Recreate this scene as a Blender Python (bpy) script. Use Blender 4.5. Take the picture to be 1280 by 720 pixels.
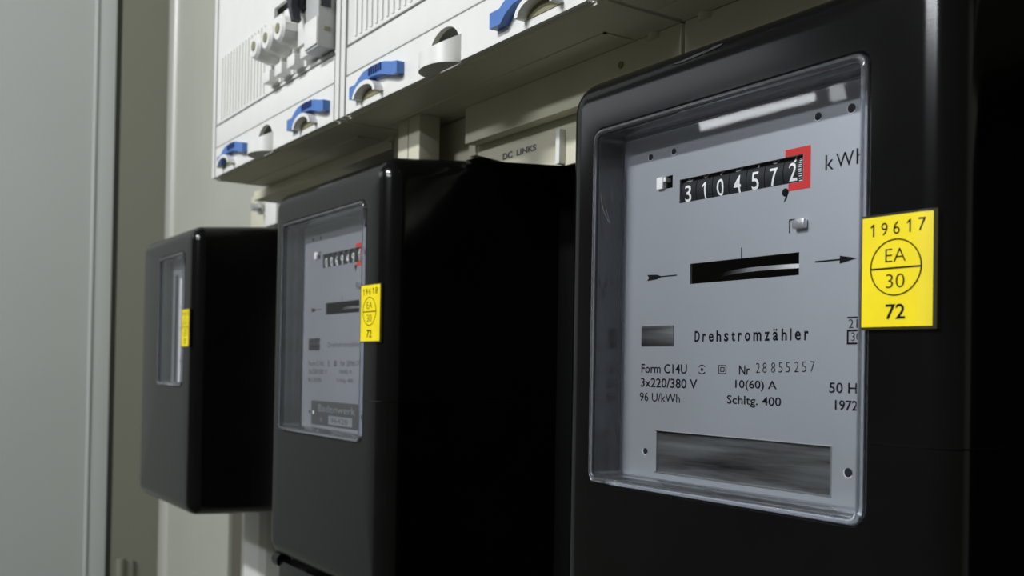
import bpy, bmesh, math
from mathutils import Vector, Matrix
D = bpy.data; S = bpy.context.scene; COL = S.collection
for o in list(D.objects): D.objects.remove(o)
PI = math.pi

# ------------------------------------------------------------------ camera
cam = D.cameras.new('camera'); co = D.objects.new('camera', cam); COL.objects.link(co); S.camera = co
YAW, PITCH, ROLL = 0.5998, 0.0121, 0.0174
fw = Vector((-math.cos(YAW)*math.cos(PITCH), math.sin(YAW)*math.cos(PITCH), math.sin(PITCH)))
rt = fw.cross(Vector((0, 0, 1))).normalized(); up = rt.cross(fw)
up2 = up*math.cos(ROLL) - rt*math.sin(ROLL); rt2 = rt*math.cos(ROLL) + up*math.sin(ROLL)
m = Matrix((rt2, up2, -fw)).transposed().to_4x4(); m.translation = Vector((0, -.25, 0)); co.matrix_world = m
cam.sensor_fit = 'HORIZONTAL'; cam.sensor_width = 36; cam.lens = 36*1228/1280
cam.shift_y = (444.5-360)/1280; cam.clip_start = .005
cam.dof.use_dof = True; cam.dof.focus_distance = .375; cam.dof.aperture_fstop = 19

# ------------------------------------------------------------------ world and lights
w = D.worlds.new('world'); S.world = w; w.use_nodes = True
bg = w.node_tree.nodes['Background']; bg.inputs[0].default_value = (.84, .84, .70, 1); bg.inputs[1].default_value = .10

def area(name, loc, sx, sy, power, col, tgt):
    l = D.lights.new(name, 'AREA'); l.shape = 'RECTANGLE'; l.size = sx; l.size_y = sy; l.energy = power; l.color = col
    o = D.objects.new(name, l); COL.objects.link(o); o.location = loc
    d = (Vector(tgt)-Vector(loc)).normalized()
    x = Vector((1, 0, 0)); x = (x - d*x.dot(d)).normalized(); y = (-d).cross(x)
    mm = Matrix((x, y, -d)).transposed().to_4x4(); mm.translation = Vector(loc); o.matrix_world = mm
    return o
area('tube_light_over_aisle', (-1.66, -1.6, .64), .29, .020, .28, (.93, .96, 1), (-.8, 0, .1))
area('tube_light_short', (-1.42, -1.6, .635), .035, .035, .03, (.93, .96, 1), (-.8, 0, .1))
area('main_ceiling_strip', (-.50, -1.6, 1.19), .75, .08, 33, (.97, .98, 1), (-.5, 0, .1))
area('strip_light_behind_viewer', (-.28, -1.6, .76), .80, .08, 10, (.92, .95, 1), (-.1, 0, .1))
area('sheen_fill', (-2.3, -1.6, 1.0), 1.0, .4, 2.5, (.9, .94, 1), (-.8, 0, .1))  # added soft fill, puts a sheen on the black frames
S.view_settings.view_transform = 'Standard'; S.view_settings.look = 'None'; S.view_settings.gamma = 1
S.view_settings.exposure = 0.0

# ------------------------------------------------------------------ materials
def mat(name, col, rough=.5, metal=0, spec=.5, bump=0, bscale=400, noise=0, nscale=60, stretch=None, coat=0):
    M = D.materials.new(name); M.use_nodes = True; nt = M.node_tree; b = nt.nodes['Principled BSDF']
    b.inputs['Base Color'].default_value = (*col, 1); b.inputs['Roughness'].default_value = rough
    b.inputs['Metallic'].default_value = metal; b.inputs['Specular IOR Level'].default_value = spec
    b.inputs['Coat Weight'].default_value = coat
    tc = nt.nodes.new('ShaderNodeTexCoord'); mp = nt.nodes.new('ShaderNodeMapping'); nt.links.new(tc.outputs['Object'], mp.inputs[0])
    if stretch: mp.inputs['Scale'].default_value = stretch
    if bump:
        n = nt.nodes.new('ShaderNodeTexNoise'); n.inputs['Scale'].default_value = bscale; n.inputs['Detail'].default_value = 3
        nt.links.new(mp.outputs[0], n.inputs['Vector'])
        bp = nt.nodes.new('ShaderNodeBump'); bp.inputs['Strength'].default_value = bump; bp.inputs['Distance'].default_value = .0004
        nt.links.new(n.outputs[0], bp.inputs['Height']); nt.links.new(bp.outputs[0], b.inputs['Normal'])
    if noise:
        n = nt.nodes.new('ShaderNodeTexNoise'); n.inputs['Scale'].default_value = nscale; n.inputs['Detail'].default_value = 5
        nt.links.new(mp.outputs[0], n.inputs['Vector'])
        r = nt.nodes.new('ShaderNodeValToRGB'); r.color_ramp.elements[0].position = .3; r.color_ramp.elements[1].position = .7
        r.color_ramp.elements[0].color = (*[c*(1-noise) for c in col], 1); r.color_ramp.elements[1].color = (*[min(1, c*(1+noise)) for c in col], 1)
        nt.links.new(n.outputs[0], r.inputs[0]); nt.links.new(r.outputs[0], b.inputs['Base Color'])
    return M
BLACK = mat('black_bakelite', (.003, .003, .0034), .16, spec=.32, bump=.015, bscale=900, noise=.25, nscale=30)
BLACK2 = mat('black_cavity', (.002, .002, .002), .6, spec=.1)
PLATE = mat('dial_plate_grey', (.42, .44, .475), .50, metal=.68, bump=.03, bscale=1500, noise=.03, nscale=25)
INK = mat('black_print', (.004, .0045, .007), .7, spec=.1)
INKS = mat('faint_print', (.10, .105, .11), .6)
WHITEP = mat('white_digit', (.85, .86, .84), .5)
RED = mat('red_mark', (.62, .02, .02), .5, noise=.05)
YEL = mat('yellow_sticker', (.92, .74, .0), .45, noise=.04, nscale=120)
TAPE = mat('dark_tape_edge', (.03, .028, .01), .3)
DRUM = mat('black_drum', (.010, .012, .016), .45)
STEEL = mat('brushed_steel', (.5, .5, .5), .32, metal=1, bump=.5, bscale=120, noise=.45, nscale=16, stretch=(1, 1, 14))
DARKSTEEL = mat('dark_brushed_steel', (.29, .30, .31), .40, metal=1, noise=.85, nscale=22, stretch=(.7, 1, 9), bump=0)
ALU = mat('aluminium', (.85, .86, .88), .3, metal=1)
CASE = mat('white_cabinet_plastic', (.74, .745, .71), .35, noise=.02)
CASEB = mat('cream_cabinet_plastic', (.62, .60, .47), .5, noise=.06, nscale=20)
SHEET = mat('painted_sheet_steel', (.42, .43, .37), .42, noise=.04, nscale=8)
DOORM = mat('grey_door_paint', (.50, .53, .51), .5, bump=.05, bscale=300, noise=.02, nscale=5)
GAPDARK = mat('gap_shade', (.02, .022, .016), .7)  # dark tone for the shade in the door gap
BLUE = mat('blue_latch_plastic', (.06, .17, .48), .35, noise=.05)
OLIVE = mat('olive_recess', (.22, .21, .12), .6)
GREYD = mat('grey_device_plastic', (.42, .43, .42), .45, noise=.03)
BLK = mat('black_toggle', (.01, .012, .02), .4)
REFLW = mat('reflection_white', (.85, .85, .83), .6)  # tone of the painted reflection on the far dial

def glass_thin():
    M = D.materials.new('clear_pane'); M.use_nodes = True; nt = M.node_tree; nt.nodes.clear()
    out = nt.nodes.new('ShaderNodeOutputMaterial'); mx = nt.nodes.new('ShaderNodeMixShader')
    t = nt.nodes.new('ShaderNodeBsdfTransparent'); t.inputs[0].default_value = (.95, .96, .97, 1)
    g = nt.nodes.new('ShaderNodeBsdfGlossy'); g.inputs['Roughness'].default_value = .018
    f = nt.nodes.new('ShaderNodeFresnel'); f.inputs[0].default_value = 1.45
    n = nt.nodes.new('ShaderNodeTexNoise'); n.inputs['Scale'].default_value = 18
    tc = nt.nodes.new('ShaderNodeTexCoord'); nt.links.new(tc.outputs['Object'], n.inputs['Vector'])
    bp = nt.nodes.new('ShaderNodeBump'); bp.inputs['Strength'].default_value = .01; bp.inputs['Distance'].default_value = .001
    nt.links.new(n.outputs[0], bp.inputs['Height']); nt.links.new(bp.outputs[0], g.inputs['Normal'])
    nt.links.new(f.outputs[0], mx.inputs[0]); nt.links.new(t.outputs[0], mx.inputs[1]); nt.links.new(g.outputs[0], mx.inputs[2])
    nt.links.new(mx.outputs[0], out.inputs[0]); return M
PANE = glass_thin()
RIM = D.materials.new('clear_moulded_rim'); RIM.use_nodes = True
b = RIM.node_tree.nodes['Principled BSDF']; b.inputs['Transmission Weight'].default_value = .97; b.inputs['IOR'].default_value = 1.56
b.inputs['Roughness'].default_value = .03; b.inputs['Base Color'].default_value = (.85, .88, .93, 1)

# ------------------------------------------------------------------ mesh helpers
class MB:
    def __init__(s): s.v = []; s.f = []
    def add(s, v, f):
        k = len(s.v); s.v += [tuple(p) for p in v]; s.f += [tuple(i+k for i in q) for q in f]; return s
    def box(s, x0, x1, y0, y1, z0, z1, bev=0):
        if not bev:
            v = [(x, y, z) for x in (x0, x1) for y in (y0, y1) for z in (z0, z1)]
            return s.add(v, [(0, 1, 3, 2), (4, 6, 7, 5), (0, 4, 5, 1), (2, 3, 7, 6), (0, 2, 6, 4), (1, 5, 7, 3)])
        bm = bmesh.new(); bmesh.ops.create_cube(bm, size=1)
        for v in bm.verts: v.co = Vector(((x0+x1)/2+v.co.x*(x1-x0), (y0+y1)/2+v.co.y*(y1-y0), (z0+z1)/2+v.co.z*(z1-z0)))
        bmesh.ops.bevel(bm, geom=bm.edges[:], offset=bev, segments=2, profile=.7, affect='EDGES')
        bm.verts.index_update(); s.add([v.co[:] for v in bm.verts], [[v.index for v in f.verts] for f in bm.faces]); bm.free(); return s
    def prism(s, poly, y0, y1, tf=None):      # poly in (x,z), extruded along y; poly counter-clockwise seen from -y
        n = len(poly); v = [(x, y0, z) for x, z in poly]+[(x, y1, z) for x, z in poly]
        f = [tuple(range(n)), tuple(range(2*n-1, n-1, -1))]+[(i, i+n, (i+1) % n+n, (i+1) % n) for i in range(n)]
        return s.add(v, f)
    def cyl(s, c, r, a, h, n=24, r2=None, ax='y'):   # along axis from a to h
        r2 = r if r2 is None else r2; v = []
        for rr, t in ((r, a), (r2, h)):
            for i in range(n):
                p, q = rr*math.cos(2*PI*i/n), rr*math.sin(2*PI*i/n)
                v.append({'y': (c[0]+p, t, c[1]+q), 'x': (t, c[0]+p, c[1]+q), 'z': (c[0]+p, c[1]+q, t)}[ax])
        return s.add(v, [tuple(range(n)), tuple(range(2*n-1, n-1, -1))]+[(i, i+n, (i+1) % n+n, (i+1) % n) for i in range(n)])
    def loft(s, rings, closed=False):
        n = len(rings[0]); v = [p for r in rings for p in r]; f = []
        R = len(rings)
        for k in range(R if closed else R-1):
            a, c = k*n, ((k+1) % R)*n
            for i in range(n): f.append((a+i, a+(i+1) % n, c+(i+1) % n, c+i))
        return s.add(v, f)
    def build(s, name, material, parent=None, smooth=35, kind=None, label=None):
        me = D.meshes.new(name); me.from_pydata(s.v, [], s.f)
        bm = bmesh.new(); bm.from_mesh(me); bmesh.ops.recalc_face_normals(bm, faces=bm.faces[:]); bm.to_mesh(me); bm.free()
        if smooth:
            for p in me.polygons: p.use_smooth = True
            me.set_sharp_from_angle(angle=math.radians(smooth))
        me.materials.append(material); o = D.objects.new(name, me); COL.objects.link(o)
        if parent:
            o.parent = parent; o.matrix_parent_inverse = Matrix.Identity(4)
            if parent.get('_base'): pass
        if kind: o['kind'] = kind
        if label: o['label'] = label
        return o
def thing(name, label, cat, loc, group=None):
    o = D.objects.new(name, None); o.empty_display_size = .01; COL.objects.link(o); o.location = loc
    o['label'] = label; o['category'] = cat
    if group: o['group'] = group
    return o
def rrect(x0, x1, z0, z1, r, y, n=6):
    p = []
    for cx, cz, a0 in ((x1-r, z0+r, -90), (x1-r, z1-r, 0), (x0+r, z1-r, 90), (x0+r, z0+r, 180)):
        for i in range(n+1):
            a = math.radians(a0+90*i/n); p.append((cx+r*math.cos(a), y, cz+r*math.sin(a)))
    return p
_tc = {}
def glyphs(s, off=0):
    if s == '1': return [(.62, 0), (1, 0), (1, 1), (.70, 1), (.0, .80), (.0, .66), (.62, .82)], [(0, 1, 2, 3, 6), (3, 4, 5, 6)]
    if (s, off) in _tc: return _tc[(s, off)]
    c = D.curves.new('t', 'FONT'); c.body = s; c.size = 1; c.resolution_u = 3; c.offset = off
    o = D.objects.new('t', c); COL.objects.link(o); bpy.context.view_layer.update()
    e = o.evaluated_get(bpy.context.evaluated_depsgraph_get()); me = e.to_mesh()
    v = [x.co.copy() for x in me.vertices]; f = [tuple(p.vertices) for p in me.polygons]; e.to_mesh_clear()
    D.objects.remove(o); D.curves.remove(c)
    x0 = min(p.x for p in v); x1 = max(p.x for p in v); y0 = min(p.y for p in v); y1 = max(p.y for p in v)
    v = [((p.x-x0)/(x1-x0), (p.y-y0)/(y1-y0)) for p in v]
    _tc[(s, off)] = (v, f); return v, f
def text(mb, s, x0, x1, z0, z1, y, off=0):
    v, f = glyphs(s, off); fy = y if callable(y) else (lambda x, z: y)
    return mb.add([(x0+a*(x1-x0), fy(x0+a*(x1-x0), z0+c*(z1-z0)), z0+c*(z1-z0)) for a, c in v], f)
def spaced(mb, s, xs, wd, z0, z1, y, off=0, dz=0):
    for i, (c, x) in enumerate(zip(s, xs)):
        ww = wd*.5 if c == '1' else wd
        text(mb, c, x-ww/2, x+ww/2, z0+dz*i, z1+dz*i, y, off)
def ring_poly(mb, cx, cz, ro, ri, y, n=40, rz=1, a0=0, a1=360):
    v = []; f = []
    fy = y if callable(y) else (lambda x, z: y)
    full = abs(a1-a0) >= 360; N = n if full else n+1
    for i in range(N):
        a = math.radians(a0+(a1-a0)*i/n)
        for r in (ro, ri):
            X = cx+r*math.cos(a); Z = cz+r*rz*math.sin(a); v.append((X, fy(X, Z), Z))
    for i in range(n): j = (i+1) % N; f.append((2*i, 2*i+1, 2*j+1, 2*j))
    return mb.add(v, f)
def disc(mb, cx, cz, r, y, n=20): return mb.add([(cx+r*math.cos(2*PI*i/n), y, cz+r*math.sin(2*PI*i/n)) for i in range(n)], [tuple(range(n))])
def quadm(mb, x0, x1, z0, z1, y): return mb.add([(x0, y, z0), (x1, y, z0), (x1, y, z1), (x0, y, z1)], [(0, 1, 2, 3)])
def plate_with_holes(mb, x0, x1, z0, z1, ya, yb, holes):
    xs = sorted({x0, x1, *[h[0] for h in holes], *[h[1] for h in holes]}); zs = sorted({z0, z1, *[h[2] for h in holes], *[h[3] for h in holes]})
    inh = lambda x, z: any(h[0] < x < h[1] and h[2] < z < h[3] for h in holes)
    nx, nz = len(xs)-1, len(zs)-1
    keep = [[not inh((xs[i]+xs[i+1])/2, (zs[j]+zs[j+1])/2) for j in range(nz)] for i in range(nx)]
    for i in range(nx):
        for j in range(nz):
            if not keep[i][j]: continue
            a, c, d, e = xs[i], xs[i+1], zs[j], zs[j+1]
            mb.add([(a, ya, d), (c, ya, d), (c, ya, e), (a, ya, e)], [(0, 1, 2, 3)])
            mb.add([(a, yb, d), (c, yb, d), (c, yb, e), (a, yb, e)], [(3, 2, 1, 0)])
            for di, dj, q in ((-1, 0, ((a, d), (a, e))), (1, 0, ((c, d), (c, e))), (0, -1, ((a, d), (c, d))), (0, 1, ((a, e), (c, e)))):
                ii, jj = i+di, j+dj
                if not (0 <= ii < nx and 0 <= jj < nz and keep[ii][jj]):
                    (p, r), (s2, t) = q; mb.add([(p, ya, r), (s2, ya, t), (s2, yb, t), (p, yb, r)], [(0, 1, 2, 3)])
    return mb

# ------------------------------------------------------------------ setting: enclosure
def struct(o): o['kind'] = 'structure'; return o
YB = .12; zc = lambda y: .1192+.0085*(y-.0115)/.1045+.0004
ZC = .1283
wb = MB()
wb.box(-1.358, -1.108, YB, YB+.004, -.9, 1.3)
wb.box(-1.063, .9, YB, YB+.004, -.9, 1.3)
wb.box(-1.108, -1.063, YB, YB+.004, -.04, 1.3)
wb.box(-1.12, -1.05, YB+.04, YB+.044, -.9, -.03)
struct(wb.build('wall_back', SHEET))
# left jamb of the enclosure, joined to the back by a rolled edge
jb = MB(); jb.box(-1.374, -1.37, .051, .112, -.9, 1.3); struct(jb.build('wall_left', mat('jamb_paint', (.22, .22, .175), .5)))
rl = MB(); pr = []
for i in range(9):
    a = math.radians(90*i/8); pr.append((-1.37+.013*(1-math.cos(a)), .111+.013*math.sin(a)))
rl.add([(x, y, z) for z in (-.9, 1.3) for x, y in pr], [(i, i+1, i+10, i+9) for i in range(8)])
struct(rl.build('trim_1', mat('rolled_edge_paint', (.5, .5, .46), .3)))
gp = MB(); gp.box(-1.378, -1.372, .044, .052, -.9, 1.3); struct(gp.build('gap_shade_strip', GAPDARK))  # dark strip painted in for the shaded gap between door and jamb
dr = thing('door_1', 'open grey sheet-steel cabinet door at the far left', 'door', (-1.37, .044, 0)); struct(dr)
del dr['category']
def loc(o, base): o.matrix_parent_inverse = Matrix.Translation(-Vector(base)); return o
B = (-1.37, .044, 0)
dl = MB(); dl.box(-1.39, -1.372, -.52, .019, -.9, 1.3, .001); loc(dl.build('door_leaf', DOORM, dr), B)
ds = MB(); ds.box(-1.388, -1.3715, .0195, .044, -.9, 1.3, .0008); loc(ds.build('door_flange', DOORM, dr), B)
di = MB(); di.box(-1.374, -1.3695, .0175, .0205, -.9, 1.3, .0008); loc(di.build('door_bead', mat('door_edge_paint', (.6, .62, .6), .4), dr), B)
hg = MB(); hg.cyl((-1.366, .062),   .005, -.34, -.262, 20, ax='z'); hg.box(-1.37, -1.366, .055, .078, -.34, -.265)
loc(hg.build('door_hinge', D.materials['jamb_paint'], dr), B)

bd0 = MB().box(-.655, .1, YB-.0035, YB-.0002, -.7, ZC-.001, .0008).build('added_dark_board', BLACK2); bd0['label'] = 'unseen black board added behind the middle and nearest meters to darken reflections'; bd0['category'] = 'board'  # unseen board, added so the meter sides reflect something dark
# mounting rail beneath the far meter
rr = thing('mounting_rail', 'pale vertical mounting rail on the back wall below the farthest meter', 'rail', (-.97, YB, -.3))
r1 = MB(); pts = [(-1.004, YB), (-1.004, .106), (-.998, .1), (-.955, .1), (-.95, .106), (-.95, YB)]
r1.add([(x, y, z) for z in (-.6, -.142) for x, y in pts], [tuple(range(6)), tuple(range(11, 5, -1))]+[(i, (i+1) % 6, (i+1) % 6+6, i+6) for i in range(6)])
loc(r1.build('rail_profile', CASE, rr, 20), rr.location)
s_ = MB(); s_.cyl((-.977, -.24), .004, .097, .1, 16); loc(s_.build('rail_screw', ALU, rr), rr.location)

# ------------------------------------------------------------------ distribution cabinets above
ZB, YC = .15, .045
def arc_pts(cx, cz, rx, rz, a0, a1, n): return [(cx+rx*math.cos(math.radians(a0+(a1-a0)*i/n)), cz+rz*math.sin(math.radians(a0+(a1-a0)*i/n))) for i in range(n+1)]
def latch(parent, x0, z0, flip=False):
    L = .060
    P = [(0, 0), (.009, 0), (.013, .0035), (.019, .0062), (.029, .007), (.040, .006), (.049, .0035), (.0545, .002), (.060, .002),
         (.060, .0085), (.054, .0095), (.045, .0118), (.031, .013), (.018, .012), (.011, .009), (.008, .0072), (0, .0072)]
    pf = lambda x: (L-x) if flip else x
    poly = [(x0+x, z0+z) for x, z in P]
    m_ = MB(); m_.prism(poly, -.0055, 0); o = m_.build('latch', BLUE, parent, 25)
    g = MB()
    for k in range(6): xx = x0+.026+k*.0028; g.box(xx, xx+.0012, -.0062, -.0055, z0+.0080, z0+.0122)
    loc(g.build('grip_ribs', mat('dark_blue', (.012, .03, .16), .4) if 'dark_blue' not in D.materials else D.materials['dark_blue'], o), (0, 0, 0))
    return o
def cabinet(x0, label, panel_left, latches, boss, devices=None):
    x1 = x0+.25; root = thing('distribution_cabinet', label, 'cabinet', (x0, 0, ZB), 'distribution cabinets above the meters')
    Bs = root.location.copy()
    P = lambda o: loc(o, Bs)
    g = .0009
    cv = MB(); cv.box(x0+g, x1-g, .0126, YC, ZB, .62, .002); P(cv.build('body', CASE, root))
    # narrow border and two removable front covers with a joint between them
    for a_, c_ in ((x0+g, x0+.007), (x1-.007, x1-g)): P(MB().box(a_, c_, -.0012, .0127, ZB+.0005, .62, .0006).build('edge_trim', CASE, root))
    lo = MB(); lo.prism([(x0+.009, ZB+.0008), (boss-.0145, ZB+.0008)]+arc_pts(boss, .161, .0145, .0105, 180, 0, 14)+[(boss+.0145, ZB+.0008), (x1-.009, ZB+.0008), (x1-.009, .1738), (x0+.009, .1738)], -.0008, .002); P(lo.build('lower_cover', CASE, root, 20))
    P(MB().box(x0+.0075, x1-.0075, .0022, .0126, ZB+.0006, ZB+.0022).build('bottom_ledge', CASE, root))
    md = MB(); md.box(x0+.009, x1-.009, -.0008, .002, .1748, .1915, .0005); P(md.build('middle_cover', CASE, root))
    hc = MB(); hc.box(x0+.009, x1-.009, -.0004, .002, .1935, .62, .0003) if devices is None else plate_with_holes(hc, x0+.009, x1-.009, .1935, .62, -.0004, .002, [(-.672, -.5635, .195, .252)])
    P(hc.build('upper_cover', CASE, root))
    rb = MB(); k = 0; xx = x0+.020
    while xx < x1-.018:
        zt = .245 if devices is not None else .6
        if devices is None or xx < -.685: rb.box(xx, xx+.0026, -.0014, 0, .1955, zt)
        xx += .0068
    P(rb.build('cover_rib', CASE, root, kind='stuff'))
    bb = MB(); bb.box(x0+.016, x1-.012, -.0016, 0, .1925, .1945, .0004); P(bb.build('cover_ledge', CASE, root))
    for lx, rx in latches:
        lx *= .979; rx *= .979; lt = latch(root, lx, .1562); P(lt)
        q = MB(); v = []
        # raised eyebrow of the finger recess and the olive hollow in it
        rg = MB(); out = arc_pts(rx, .1545, .0145, .0080, 0, 180, 14); inn = arc_pts(rx, .1545, .0120, .0056, 180, 0, 14)
        rg.prism(out+inn, -.0066, 0); P(rg.build('recess_rim', CASE, root, 30))
        hl = MB(); hl.prism(arc_pts(rx, .1545, .0122, .0058, 0, 180, 14), -.0012, 0); P(hl.build('finger_recess', OLIVE, root, 30))
    # half-round boss hanging over the lower edge, hollow at the top
    n = 18; rx, ry = .0165, .0115
    def halfring(zf, s=1, yo=0):
        return [(boss+rx*s*math.cos(PI-PI*i/n), -ry*s*math.sin(PI*i/n)-.0008, zf(math.sin(PI*i/n))) for i in range(n+1)]
    bo = MB(); a = halfring(lambda t: ZB-.0003); c_ = halfring(lambda t: .1640-.006*t); d_ = halfring(lambda t: .1635-.006*t, .87); e_ = halfring(lambda t: .153, .82)
    v = a+c_+d_+e_; f = []
    for k in range(3):
        for i in range(n): f.append((k*(n+1)+i, k*(n+1)+i+1, (k+1)*(n+1)+i+1, (k+1)*(n+1)+i))
    f.append(tuple(range(n+1))); f.append(tuple(range(3*n+3, 4*n+4))); bo.add(v, f); P(bo.build('boss', CASE, root, 40))
    P(MB().box(boss-.0155, boss+.0155, .0124, .0126, .152, .173).build('boss_hollow', OLIVE, root))
    # underside moulding: raised rim and the panel joint
    us = MB(); us.box(x0+.004, x1-.030, .0265, .0278, ZB-.0012, ZB+.001); us.box(x1-.0312, x1-.030, .0265, YC-.002, ZB-.0012, ZB+.001)
    P(us.build('underside_bead', CASEB, root))
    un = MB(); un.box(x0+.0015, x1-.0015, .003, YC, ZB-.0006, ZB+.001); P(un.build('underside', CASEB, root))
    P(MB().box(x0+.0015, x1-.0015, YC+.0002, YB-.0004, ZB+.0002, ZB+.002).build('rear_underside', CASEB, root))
    for tx in ((x1-.018, x0+.013) if x0 > -.4 else (x1-.018,)):
        t = MB(); t.cyl((tx, YC+.001), .0036, ZB-.0035, ZB-.0006, 16, ax='z'); P(t.build('hook', CASEB, root))
    return root
far = cabinet(-.806, 'white cabinet unit at the left end holding the fuse carriers, above the farthest meter', 0, [(-.7955, -.7790), (-.6440, -.6170)], -.684, devices=1)
mid = cabinet(-.556, 'white cabinet unit with vertical ribbed cover, right of the fuse carrier unit', 0, [(-.5440, -.5225), (-.3890, -.3520)], -.430)
rgt = cabinet(-.306, 'cabinet unit of which only the cream underside shows above the nearest meter', 0, [(-.294, -.272)], -.184)

# rear frame beneath the cabinets
zc = lambda y: .1192+.0085*(y-.0115)/.1045+.0004
ZC = .1283
def fascia(x0, x1, zb, label):
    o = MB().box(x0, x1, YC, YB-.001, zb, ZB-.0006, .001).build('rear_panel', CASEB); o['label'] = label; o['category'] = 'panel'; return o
fascia(-.835, -.575, .1415, 'cream rear panel tucked under the fuse carrier unit, over the farthest meter')
fascia(-.305, -.02, ZC, 'cream rear panel behind the top of the nearest meter')
bay = thing('meter_bay', 'cream meter bay recess with printed label behind the middle meter', 'recess', (-.44, .06, .12))
bl = bay.location.copy()
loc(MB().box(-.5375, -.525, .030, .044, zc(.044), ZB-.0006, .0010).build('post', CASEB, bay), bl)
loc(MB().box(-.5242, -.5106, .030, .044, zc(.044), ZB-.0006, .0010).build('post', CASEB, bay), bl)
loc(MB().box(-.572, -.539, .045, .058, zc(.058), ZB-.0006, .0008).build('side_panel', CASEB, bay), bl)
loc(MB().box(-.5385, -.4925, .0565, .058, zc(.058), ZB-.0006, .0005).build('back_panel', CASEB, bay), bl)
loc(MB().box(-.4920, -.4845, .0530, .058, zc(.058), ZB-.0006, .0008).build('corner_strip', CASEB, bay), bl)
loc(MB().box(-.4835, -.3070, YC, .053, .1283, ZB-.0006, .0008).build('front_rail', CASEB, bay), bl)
loc(MB().prism([(-.4842, zc(.058)), (-.4565, .1150), (-.4010, .1040), (-.337, .1040), (-.337, .1300), (-.4842, .1300)], .0545, .0565).build('label_panel', CASEB, bay), bl)
loc(MB().box(-.4035, -.4000, .0505, .0545, .1045, .1225, .0008).build('divider', CASE, bay), bl)
l9 = text(MB(), 'DC', -.4575, -.4480, .1160, .1198, .0543, .03); text(l9, 'LINKS', -.4440, -.4255, .1162, .1196, .0543, .03)
loc(l9.build('lettering', INKS, bay, 0), bl)
loc(MB().cyl((-.346, .1405), .0016, YC-.0008, YC, 12).build('screw_hole', OLIVE, bay), bl)

# ------------------------------------------------------------------ DIN-rail devices in the far cabinet
def fuse(x, z, lab):
    t = thing('fuse_carrier', lab, 'fuse', (x, 0, z), 'screw-in fuse carriers in the left cabinet'); b_ = t.location.copy()
    base = MB().box(x-.0100, x+.0100, -.003, .012, z-.024, z+.024, .0012); loc(base.build('base', CASE, t), b_)
    cp = MB(); prof = [(.0102, -.003), (.0104, -.008), (.0092, -.012), (.0086, -.017), (.0070, -.019)]
    rings = [[(x+r*math.cos(2*PI*i/24)*(1+(.04 if i % 2 else 0)), y, z+r*math.sin(2*PI*i/24)*(1+(.04 if i % 2 else 0))) for i in range(24)] for r, y in prof]
    cp.loft(rings); cp.add(rings[-1], [tuple(range(24))]); loc(cp.build('screw_cap', CASE, t, 30), b_)
    wn = MB(); wn.cyl((x, z), .0034, -.0196, -.0185, 16); loc(wn.build('cap_window', OLIVE, t), b_)
    hd = MB(); hd.box(x-.0065, x+.0065, -.010, -.002, z-.0235, z-.0155, .0015); loc(hd.build('terminal_hood', CASE, t), b_)
for x, nm in ((-.6600, 'white fuse carrier farthest left in the row of the left cabinet'), (-.6375, 'white fuse carrier in the middle of the three in the left cabinet'), (-.6150, 'white fuse carrier next to the black rotary switch')):
    fuse(x, .2185, nm)
sw = thing('rotary_switch', 'white switch with a black rotary handle between the fuse carriers and grey device', 'switch', (-.593, 0, .22)); b_ = sw.location.copy()
loc(MB().box(-.6035, -.5860, -.010, .012, .2045, .246, .0015).build('body', CASE, sw), b_)
loc(MB().box(-.6015, -.5885, -.009, .006, .1965, .2035, .0015).build('terminal_hood', CASE, sw), b_)
h = MB(); h.cyl((-.5935, .2310), .0068, -.0145, -.010, 20); loc(h.build('dial', BLK, sw), b_)
hh = MB(); hh.prism([(-.5895, .2155), (-.5860, .2165), (-.5900, .2260), (-.5880, .2360), (-.5990, .2365), (-.5960, .2280)], -.0200, -.0145); loc(hh.build('handle', BLK, sw), b_)
gd = thing('breaker', 'grey residual-current breaker at the right end of the fuse row', 'breaker', (-.575, 0, .22)); b_ = gd.location.copy()
loc(MB().box(-.5850, -.5650, -.0120, .012, .1955, .250, .001).build('body', GREYD, gd), b_)
loc(MB().box(-.5845, -.5655, -.0130, -.0115, .197, .214, .0005).build('front_face', CASE, gd), b_)
loc(MB().box(-.5652, -.5644, -.0080, -.0040, .206, .2085, .0003).build('side_clip', OLIVE, gd), b_)
loc(MB().box(-.5652, -.5640, -.0105, -.0040, .2205, .2265, .0003).build('toggle', BLK, gd), b_)

# ------------------------------------------------------------------ screw bracket above the far meter
bk = thing('fixing_bracket', 'small bracket with a shiny screw between the farthest and the middle meter', 'bracket', (-.93, .1, .15)); b_ = bk.location.copy()
loc(MB().box(-.955, -.898, .085, .088, .1285, .165, .001).build('bracket_plate', CASEB, bk), b_)
loc(MB().box(-.897, -.868, .078, .088, .1285, .165, .001).build('bracket_tab', CASE, bk), b_)
k = MB(); k.cyl((-.910, .1480), .0065, .077, .085, 20); k.cyl((-.910, .1480), .004, .070, .077, 6); loc(k.build('screw', ALU, bk), b_)

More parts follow.
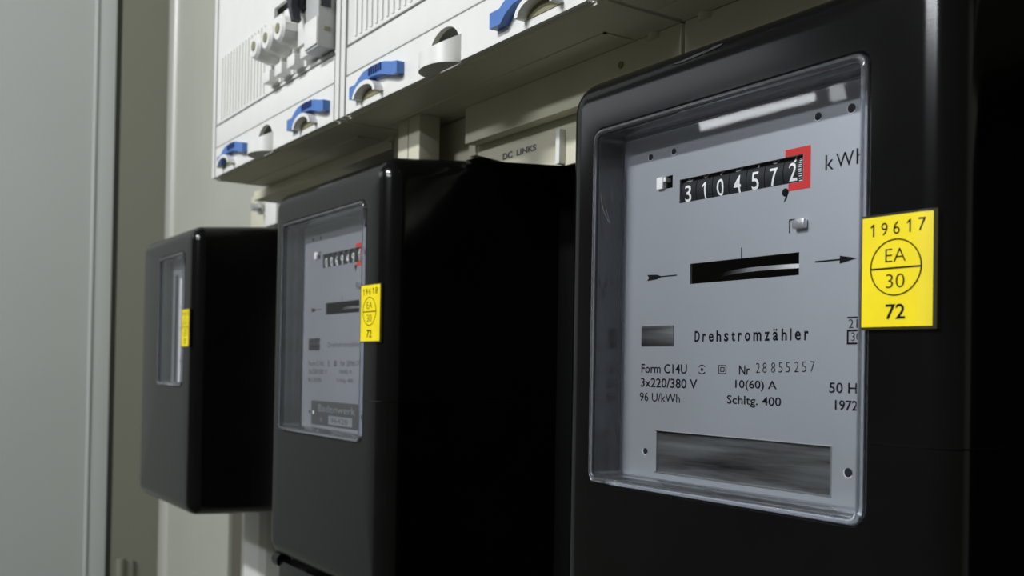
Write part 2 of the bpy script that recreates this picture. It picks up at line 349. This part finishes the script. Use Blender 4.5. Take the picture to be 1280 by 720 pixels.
# ------------------------------------------------------------------ the meters
ZT, ZBOT = .119, -.1335
XL, XR = -.329, -.152
FR = .0115
def fsurf(x):
    t = x-(XR-FR)
    return 0 if t <= 0 else FR-math.sqrt(max(FR*FR-t*t, 0))
YM = YB-.004
SX = {'near': 0, 'mid': -.338, 'far': -.701}
def meter(key, label):
    dx = SX[key]; root = thing('electricity_meter', label, 'meter', (dx-.24, YB, ZBOT), 'electricity meters in a row'); Bs = root.location.copy()
    xl, xr = XL+dx, XR+dx
    P = lambda o: loc(o, Bs)
    wx0, wx1, wz0, wz1 = (-.309+dx, -.1803+dx, -.0455, .0962) if key != 'far' else (-.962, -.882, -.022, .098)
    hm = MB(); rings = []
    E_ = .0035
    rings.append(rrect(xl-E_, xr+E_, ZBOT-E_, ZT+.0085, .006, YM)); rings.append(rrect(xl, xr, ZBOT, ZT, .0135, FR))
    for i in range(1, 9):
        a = math.radians(90*i/8); ins = FR*(1-math.cos(a)); rings.append(rrect(xl+ins, xr-ins, ZBOT+ins, ZT-ins, max(.0135-ins, .0035), FR-FR*math.sin(a)))
    rings.append(rrect(wx0-.0006, wx1+.0006, wz0-.0006, wz1+.0006, .0052, 0)); rings.append(rrect(wx0, wx1, wz0, wz1, .005, .0006))
    rings.append(rrect(wx0, wx1, wz0, wz1, .005, .0138)); rings.append(rrect(wx0-.008, wx1+.006, wz0-.008, wz1+.008, .004, .0138)); rings.append(rrect(wx0-.008, wx1+.006, wz0-.008, wz1+.008, .004, .105))
    hm.loft(rings); N = len(rings[0]); hm.f.append(tuple(range(N))); k = (len(rings)-1)*N; hm.f.append(tuple(range(k, k+N)))
    P(hm.build('housing', BLACK, root, 30))
    # joint line of the two housing halves, along the right side and round the front corner
    sm = MB(); pr = [(-.1625, 0)]+[(XR-FR+FR*math.sin(math.radians(a)), FR-FR*math.cos(math.radians(a))) for a in (15, 30, 45, 60, 75, 90)]+[(XR+.0034, YM-.001)]
    pr = [(-.178, 0)]+pr
    V = []
    for (x, y) in pr:
        for (o_, z) in ((0, -.0208), (.00035, -.0205), (0, -.0202)):
            V.append((x+dx+o_*.7, y-o_*.7, z))
    sm.add(V, [(3*i+j, 3*i+3+j, 3*i+4+j, 3*i+1+j) for i in range(len(pr)-1) for j in (0, 1)])
    if key != 'far': P(sm.build('housing_seam', BLACK, root, 0))
    # clear moulded window
    def prof(ins, y): return rrect(wx0+.0002+ins, wx1-.0002-ins, wz0+.0002+ins, wz1-.0002-ins, max(.005-ins, .0016), y)
    rm = MB(); rm.loft([prof(0, .0010), prof(0, -.0004), prof(.0006, -.0012), prof(.0016, -.0014), prof(.0024, -.0008), prof(.0026, .0004), prof(.0026, .0020), prof(.0032, .0030), prof(.0032, .0130), prof(.0012, .0134), prof(.0004, .0100)], closed=True)
    P(rm.build('window_rim', RIM, root, 50, label='clear moulded rim'))
    pn = MB(); a = rrect(wx0+.0026, wx1-.0026, wz0+.0026, wz1-.0026, .002, .0004); pn.add(a, [tuple(range(len(a)))])
    P(pn.build('window_pane', PANE, root, 0))
    Y0 = .0148; yt = Y0-.00012
    sc = 1
    X = lambda x: x+dx
    if key == 'far':
        pl = MB(); pl.box(wx0-.006, wx1+.004, Y0-.0028, Y0-.0018, wz0-.006, wz1+.006); po = P(pl.build('dial_plate', PLATE, root))
        yq = Y0-.0030
        P(MB().box(-.950, -.944, yq-.0004, yq+.0004, -.02, .082, .0002).build('dial_edge', DRUM, root))
        loc(quadm(MB(), -.9365, -.918, -.0225, .078, yq).build('reflection_strip', REFLW, po, 0), (0, 0, 0))  # white strip standing in for a bright reflection in the pane
        l_ = MB()
        for z, s in ((.05, 'kWh'), (.03, '230 V'), (.0, '50 Hz')): text(l_, s, -.933, -.921, z, z+.003, yq-.0002)
        loc(l_.build('lettering', INKS, po, 0), (0, 0, 0))
        sx0, sx1 = -.8805, -.8595
    else:
        holes = [(X(-.2751), X(-.2165), .0641, .0732), (X(-.2688), X(-.2176), .0327, .0404), (X(-.2830), X(-.2790), .0708, .0757)]
        strip = (X(-.286), X(-.2038), -.0397, -.0238)
        if key == 'near': holes.append(strip)
        pl = plate_with_holes(MB(), wx0-.0065, wx1+.0045, wz0-.0065, wz1+.0065, Y0, Y0+.001, holes)
        po = P(pl.build('dial_plate', PLATE, root, 0))
        Q = lambda o: o
        # red decimal surround: four bars round the last drum
        rd = MB(); x0, x1 = X(-.2240), X(-.2134)
        quadm(rd, x0, x1, .0733, .0757, yt); quadm(rd, X(-.2163), x1, .0640, .0733, yt); quadm(rd, X(-.2225), x1, .0615, .0640, yt)
        Q(rd.build('red_surround', RED, po, 0))
        ns = (lambda s, x0, x1, z0, z1, off=0, y=yt: text(MB(), s, X(x0), X(x1), z0, z1, y, off).build('lettering', INK, po, 0))
        cm = MB(); disc(cm, X(-.2238), .0613, .0014, yt); cm.add([(X(-.2225), yt, .0614), (X(-.2232), yt, .0590), (X(-.2245), yt, .0578), (X(-.2236), yt, .0600)], [(0, 1, 2, 3)]); Q(cm.build('decimal_comma', INK, po, 0))
        k_ = MB(); text(k_, 'k', X(-.2074), X(-.2042), .0662, .0712, yt, -.004); text(k_, 'W', X(-.2032), X(-.1965), .0664, .0710, yt, -.004); text(k_, 'h', X(-.1955), X(-.1923), .0664, .0714, yt, -.004); k_.build('lettering', INK, po, 0)
        if key == 'near':
            ns('Form C14U', -.2952, -.2697, -.0012, .0024, .006); ns('3x220/380 V', -.2955, -.2642, -.0068, -.0032, .006); ns('96 U/kWh', -.2959, -.2732, -.0124, -.0090, -.004)
            ns('10(60) A', -.2452, -.2264, -.0068, -.0030, .006); ns('Schltg. 400', -.2491, -.2244, -.0126, -.0086, .006)
            ns('50 Hz', -.2047, -.1915, -.0064, -.0030, .006); ns('1972', -.2024, -.1938, -.0118, -.0086, .012)
            ns('Nr', -.2435, -.2385, -.0011, .0022, .006)
            l2 = MB(); spaced(l2, '28855257', [-.2348, -.2318, -.2280, -.2248, -.2217, -.2180, -.2149, -.2115], .0017, -.0004, .0031, yt, -.018, dz=.0001); l2.build('lettering', INK, po, 0)
            l3 = MB(); xs = [-.2645+i*.00435 for i in range(13)]
            wds = {'D': .0026, 'r': .0017, 'e': .0024, 'h': .0023, 's': .0021, 't': .0017, 'o': .0025, 'm': .0036, 'z': .0022, 'ä': .0023, 'l': .0005}
            st = 'Drehstromzähler'; gap = (.0525-sum(wds[c] for c in st))/(len(st)-1); x = -.2658
            for c in st:
                z1 = .0146 if c in 'Dhlä' else (.0140 if c == 't' else .0136)
                text(l3, c, X(x), X(x+wds[c]), .0108, z1+.0003, yt, .018); x += wds[c]+gap
            l3.build('lettering', INK, po, 0)
        else:
            grp = ((('Drehstromzähler', -.2640, -.2134, .0112, .0145), ('Form C14U', -.2952, -.2697, -.0012, .0022), ('Nr 28961704', -.2435, -.2102, -.0011, .0026), ('3x220/380 V', -.2955, -.2642, -.0067, -.0033), ('96 U/kWh', -.2959, -.2732, -.0124, -.0090), ('10(60) A', -.2452, -.2264, -.0065, -.0032), ('Schltg. 400', -.2491, -.2244, -.0121, -.0088)))
            for s, x0, x1, z0, z1 in grp: text(MB(), s, X(x0), X(x1), z0, z1, yt).build('lettering', INKS, po, 0)
        # approval signs
        ey = MB(); disc(ey, X(-.2618), .0005, .0006, yt); ring_poly(ey, X(-.2618), .0005, .0022, .0018, yt, 14, .8, 35, 145); ring_poly(ey, X(-.2618), .0005, .0022, .0018, yt, 14, .8, 215, 325)
        for (q0, q1) in ((-.0020, -.0016), (-.0010, -.0006)): pass
        for h_ in (.0019, .0010):
            cx, cz, tt = X(-.2516), .0006, .00028
            quadm(ey, cx-h_, cx+h_, cz+h_*.85-tt, cz+h_*.85, yt); quadm(ey, cx-h_, cx+h_, cz-h_*.85, cz-h_*.85+tt, yt); quadm(ey, cx-h_, cx-h_+tt, cz-h_*.85, cz+h_*.85, yt); quadm(ey, cx+h_-tt, cx+h_, cz-h_*.85, cz+h_*.85, yt)
        ey.build('approval_sign', INK, po, 0)
        bx = MB(); quadm(bx, X(-.1982), X(-.186), .0175, .0180, yt)
        for z in (.0133, .0092): quadm(bx, X(-.1982), X(-.186), z, z+.0006, yt)
        quadm(bx, X(-.1982), X(-.1976), .0092, .0139, yt); text(bx, '212', X(-.1976), X(-.1915), .0144, .0172, yt, -.01); text(bx, '30', X(-.1966), X(-.1930), .0103, .0130, yt, -.01)
        if key == 'near': bx.build('approval_box', INK, po, 0)
        # arrows and centre tick
        ar = MB(); quadm(ar, X(-.2110), X(-.2010), .0363, .0368, yt); ar.add([(X(-.2013), yt, .0352), (X(-.1947), yt, .0365), (X(-.2013), yt, .0378)], [(0, 1, 2)]); ar.build('direction_arrow', INK, po, 0)
        tl = MB(); quadm(tl, X(-.2850), X(-.2759), .0364, .0368, yt); tl.add([(X(-.2926), yt, .0378), (X(-.2915), yt, .0366), (X(-.2926), yt, .0354), (X(-.2870), yt, .0357), (X(-.2840), yt, .0366), (X(-.2870), yt, .0375)], [(0, 1, 2, 3, 4, 5)]); tl.build('arrow_tail', INK, po, 0)
        quadm(MB(), X(-.24335), X(-.24295), .0404, .0442, yt).build('centre_tick', INK, po, 0)
        # hatched maker's plate, left as bare metal
        MB().box(X(-.2951), X(-.2771), Y0-.0005, Y0, .0095, .0174, .0001).build('metal_badge', DARKSTEEL, po)
        # screws holes with bright edge
        for (x, z, r) in ((-.2916, .0846, .00125), (-.2785, .0846, .00125), (-.2105, .0846, .00135), (-.1975, .0846, .0015), (-.2921, -.0323, .00125), (-.1970, -.0315, .0015)):
            hh = MB(); disc(hh, X(x), z, r, yt-.00005); q = hh.build('screw_hole', BLK, po, 0)
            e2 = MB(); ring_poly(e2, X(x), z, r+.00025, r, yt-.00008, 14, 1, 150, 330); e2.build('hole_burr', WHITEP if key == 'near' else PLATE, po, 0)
        # index lever left of the counter, clip right below it
        lv = MB().box(X(-.2868), X(-.2832), Y0-.0014, Y0, .0708, .0755, .0005).box(X(-.2832), X(-.2820), Y0-.0010, Y0+.002, .0735, .0752, .0003); P(lv.build('index_lever', WHITEP, root, label='pale index lever'))
        cl = MB().box(X(-.2192), X(-.2142), Y0-.0022, Y0, .0480, .0513, .0008); P(cl.build('spring_clip', ALU, root, label='bright spring clip'))
        c2 = MB(); quadm(c2, X(-.2220), X(-.2195), .0514, .0518, yt); quadm(c2, X(-.2220), X(-.2215), .0472, .0518, yt); c2.build('clip_slot', INK, po, 0)
        # counter drums
        R = .0100; zc = .0682; yc = Y0+.0009+R
        fd = lambda x, z: yc-math.sqrt(max(R*R-(z-zc)**2, 1e-8))-.00012
        digs = '3104572' if key == 'near' else '0069491'
        cxs = [-.2715+i*.00832 for i in range(7)]
        for i, (c, cx) in enumerate(zip(digs, cxs)):
            dm = MB(); dm.cyl((yc, zc), R, X(cx-.0040), X(cx+.0040), 48, ax='x'); do = P(dm.build('counter_drum', DRUM, root, 40))
            g = MB(); wdt = .0034 if c != '1' else .0019; up_ = .0006 if i == 6 else 0
            def arcy(s, z0, z1, x0, x1, off):
                v, f = glyphs(s, off); vv = []
                bm = bmesh.new(); bv = [bm.verts.new((a, b2, 0)) for a, b2 in v]
                for q in f:
                    try: bm.faces.new([bv[i] for i in q])
                    except ValueError: pass
                for k in range(1, 8): bmesh.ops.bisect_plane(bm, geom=bm.verts[:]+bm.edges[:]+bm.faces[:], plane_co=(0, k/8, 0), plane_no=(0, 1, 0))
                bm.verts.index_update(); v = [(p.co.x, p.co.y) for p in bm.verts]; f = [tuple(p.index for p in q.verts) for q in bm.faces]; bm.free()
                for a, b2 in v:
                    sz = z0+b2*(z1-z0); th = (sz-zc)/R
                    vv.append((x0+a*(x1-x0), yc-(R+.00012)*math.cos(th), zc+(R+.00012)*math.sin(th)))
                g.add(vv, f)
            arcy(c, .0644+up_, .0707+up_, X(cx-wdt/2), X(cx+wdt/2), .006)
            pc = str((int(c)-1) % 10); w2 = .0034 if pc != '1' else .0019
            arcy(pc, .0722-up_*1.5, .0785-up_*1.5, X(cx-w2/2), X(cx+w2/2), .006)
            g.build('digit', WHITEP, do, 0)
            if i == 6:
                tk = MB()
                for q in range(11):
                    z = .0648+q*.00075; th = (z-zc)/R
                    y_ = yc-(R+.0002)*math.cos(th); z_ = zc+(R+.0002)*math.sin(th); L_ = .0011 if q % 5 == 0 else .0008
                    tk.box(X(cx+.0030-L_/2), X(cx+.0038), y_, y_+.0001, z_-.00012, z_+.00012)
                tk.build('tick_marks', WHITEP, do, 0, kind='stuff')
        # aluminium rotor disc behind its slot
        RD = .045; dc = MB(); dc.cyl((X(-.2360), Y0+.0020+RD), RD, .0356, .0371, 96, ax='z'); P(dc.build('rotor_disc', ALU, root, 40))
        # lower nameplate
        if key == 'near':
            st_ = MB(); nn = 10; v = []
            for j in range(nn+1):
                t = j/nn; z = strip[2]+(strip[3]-strip[2])*t; y = Y0+.0009+.0002*math.sin(2*PI*t)
                v += [(strip[0]-.001, y, z), (strip[1]+.001, y, z)]
            st_.add(v, [(2*j, 2*j+1, 2*j+3, 2*j+2) for j in range(nn)]); P(st_.build('metal_strip', DARKSTEEL, root, 60, label='streaky polished metal strip'))
            ed = MB(); x0, x1, z0, z1 = strip; ed.box(x0-.0004, x1+.0004, Y0-.0003, Y0+.0002, z0-.0004, z0); ed.box(x1, x1+.0004, Y0-.0003, Y0+.0002, z0, z1); ed.box(x0-.0004, x1+.0004, Y0-.0003, Y0+.0002, z1, z1+.0002)
            ed.build('strip_edge', ALU, po, 0)
        else:
            nb = MB().box(X(-.2885), X(-.2065), Y0-.0004, Y0, -.0405, -.0245, .0001).build('name_badge', D.materials['black_cavity'] if False else mat('dark_badge', (.06, .062, .062), .5), po)
            b3 = MB(); text(b3, 'Badenwerk', X(-.2765), X(-.2195), -.0315, -.0268, yt-.0005); text(b3, 'K', X(-.2725), X(-.2690), -.0385, -.0350, yt-.0005); b3.build('lettering', PLATE, po, 0)
            quadm(MB(), X(-.2595), X(-.2235), -.0392, -.0335, yt-.0005).build('number_field', PLATE, po, 0)
            text(MB(), '96420', X(-.2555), X(-.2300), -.0380, -.0346, yt-.0007).build('lettering', INKS, po, 0)
            disc(MB(), X(-.2842), -.0325, .0012, yt-.0006).build('badge_rivet', WHITEP, po, 0)
        sx0, sx1 = X(-.1810), X(-.1588)
    # yellow calibration sticker, bent over the front corner
    fs = (lambda off: (lambda x, z: fsurf(x-dx)-off)) if key != 'far' else (lambda off: (lambda x, z: -off))
    def sheet(mb, x0, x1, z0, z1, off, n=14):
        f_ = fs(off); v = []
        for i in range(n+1):
            x = x0+(x1-x0)*i/n; v += [(x, f_(x, 0), z0), (x, f_(x, 0), z1)]
        return mb.add(v, [(2*i, 2*i+2, 2*i+3, 2*i+1) for i in range(n)])
    OFF = .0016
    so = P(sheet(MB(), sx0, sx1, .0136, .0456, OFF).build('calibration_sticker', YEL, root, 30, label='yellow calibration sticker'))
    tp = sheet(MB(), sx0-.0004, sx1+.0009, .0128, .0463, OFF-.0002); tp.build('tape_edge', TAPE, so, 30)
    f_ = fs(OFF-.0002)     # thickness of the tape down to the frame
    for (xx) in (sx0-.0004, sx1+.0009): MB().add([(xx, f_(xx, 0), .0128), (xx, f_(xx, 0), .0463), (xx, f_(xx, 0)+OFF-.0003, .0463), (xx, f_(xx, 0)+OFF-.0003, .0128)], [(0, 1, 2, 3)]).build('tape_edge', TAPE, so, 0)
    fy = fs(OFF+.0001); lt = MB()
    cx = (sx0+sx1)/2; W_ = sx1-sx0
    num = '19617' if key == 'near' else ('19618' if key == 'mid' else '19620')
    for i, c in enumerate(num):
        x = sx0+W_*(.155+i*.178); ww = .0021 if c != '1' else .0012
        text(lt, c, x-ww/2, x+ww/2, .0399+.0001*i, .0436+.0001*i, fy, -.006)
    text(lt, 'EA', cx-.0033, cx+.0033, .0322, .0360, fy, -.012); text(lt, '30', cx-.0030, cx+.0030, .0247, .0287, fy, -.012)
    text(lt, '72', cx-.0030, cx+.0033, .0157, .0201, fy, .012)
    ring_poly(lt, cx, .0306, .0083, .0079, fy, 48, .99)
    lt.add([(cx-.0081+i*.00162, fy(cx-.0081+i*.00162, 0), .0304+s_*.00026) for i in range(11) for s_ in (-1, 1)], [(2*i, 2*i+2, 2*i+3, 2*i+1) for i in range(10)])
    lt.build('lettering', INK, so, 0)
    if key == 'near':     # scuffed top edge of the cover and a hair scratch on the pane
        fz = lambda x, z, o_: FR-math.sqrt(FR*FR-max(0, z-(ZT-FR))**2)-o_
        top = [(-.2660, .1128), (-.2600, .1131), (-.2545, .1138), (-.2500, .1139), (-.2450, .1146), (-.2415, .1146)]; bot = [(-.2425, .1136), (-.2470, .1130), (-.2520, .1127), (-.2570, .1124), (-.2615, .1121)]
        ps = top+bot; sc_ = MB(); n_ = len(ps); sc_.add([(x, fz(x, z, .00025), z) for x, z in ps]+[(x, fz(x, z, -.0004), z) for x, z in ps], [tuple(range(n_)), tuple(range(2*n_-1, n_-1, -1))]+[(i, (i+1) % n_, (i+1) % n_+n_, i+n_) for i in range(n_)])
        P(sc_.build('scuff_mark', mat('scuffed_bakelite', (.022, .023, .026), .5, bump=1, bscale=1400, noise=.8, nscale=500), root, 0, label='rough scuffed patch on the top edge'))
        hs = MB(); ring_poly(hs, -.285, .072, .0200, .01993, .0002, 16, 1, 185, 225); ring_poly(hs, -.282, .069, .0200, .01995, .0002, 12, 1, 190, 215)
        P(hs.build('hair_scratch', GREYD, root, 0))
    # terminal cover below (not on the far meter)
    if key != 'far':
        tc_ = MB().box(xl+.002, xr-.004, .008, YM, -.30, ZBOT-.0045, .004); P(tc_.build('terminal_cover', BLACK, root))
        kb = MB(); kb.cyl((.012, -.139), .0055, xl-.007, xl+.003, 18, ax='x'); P(kb.build('sealing_screw', BLACK, root))
    return root
meter('near', 'nearest black electricity meter in sharp focus, counter reading 3104572')
meter('mid', 'middle black electricity meter with a blurred grey dial and dark name badge')
meter('far', 'farthest black electricity meter with a narrow window, next to the open door')
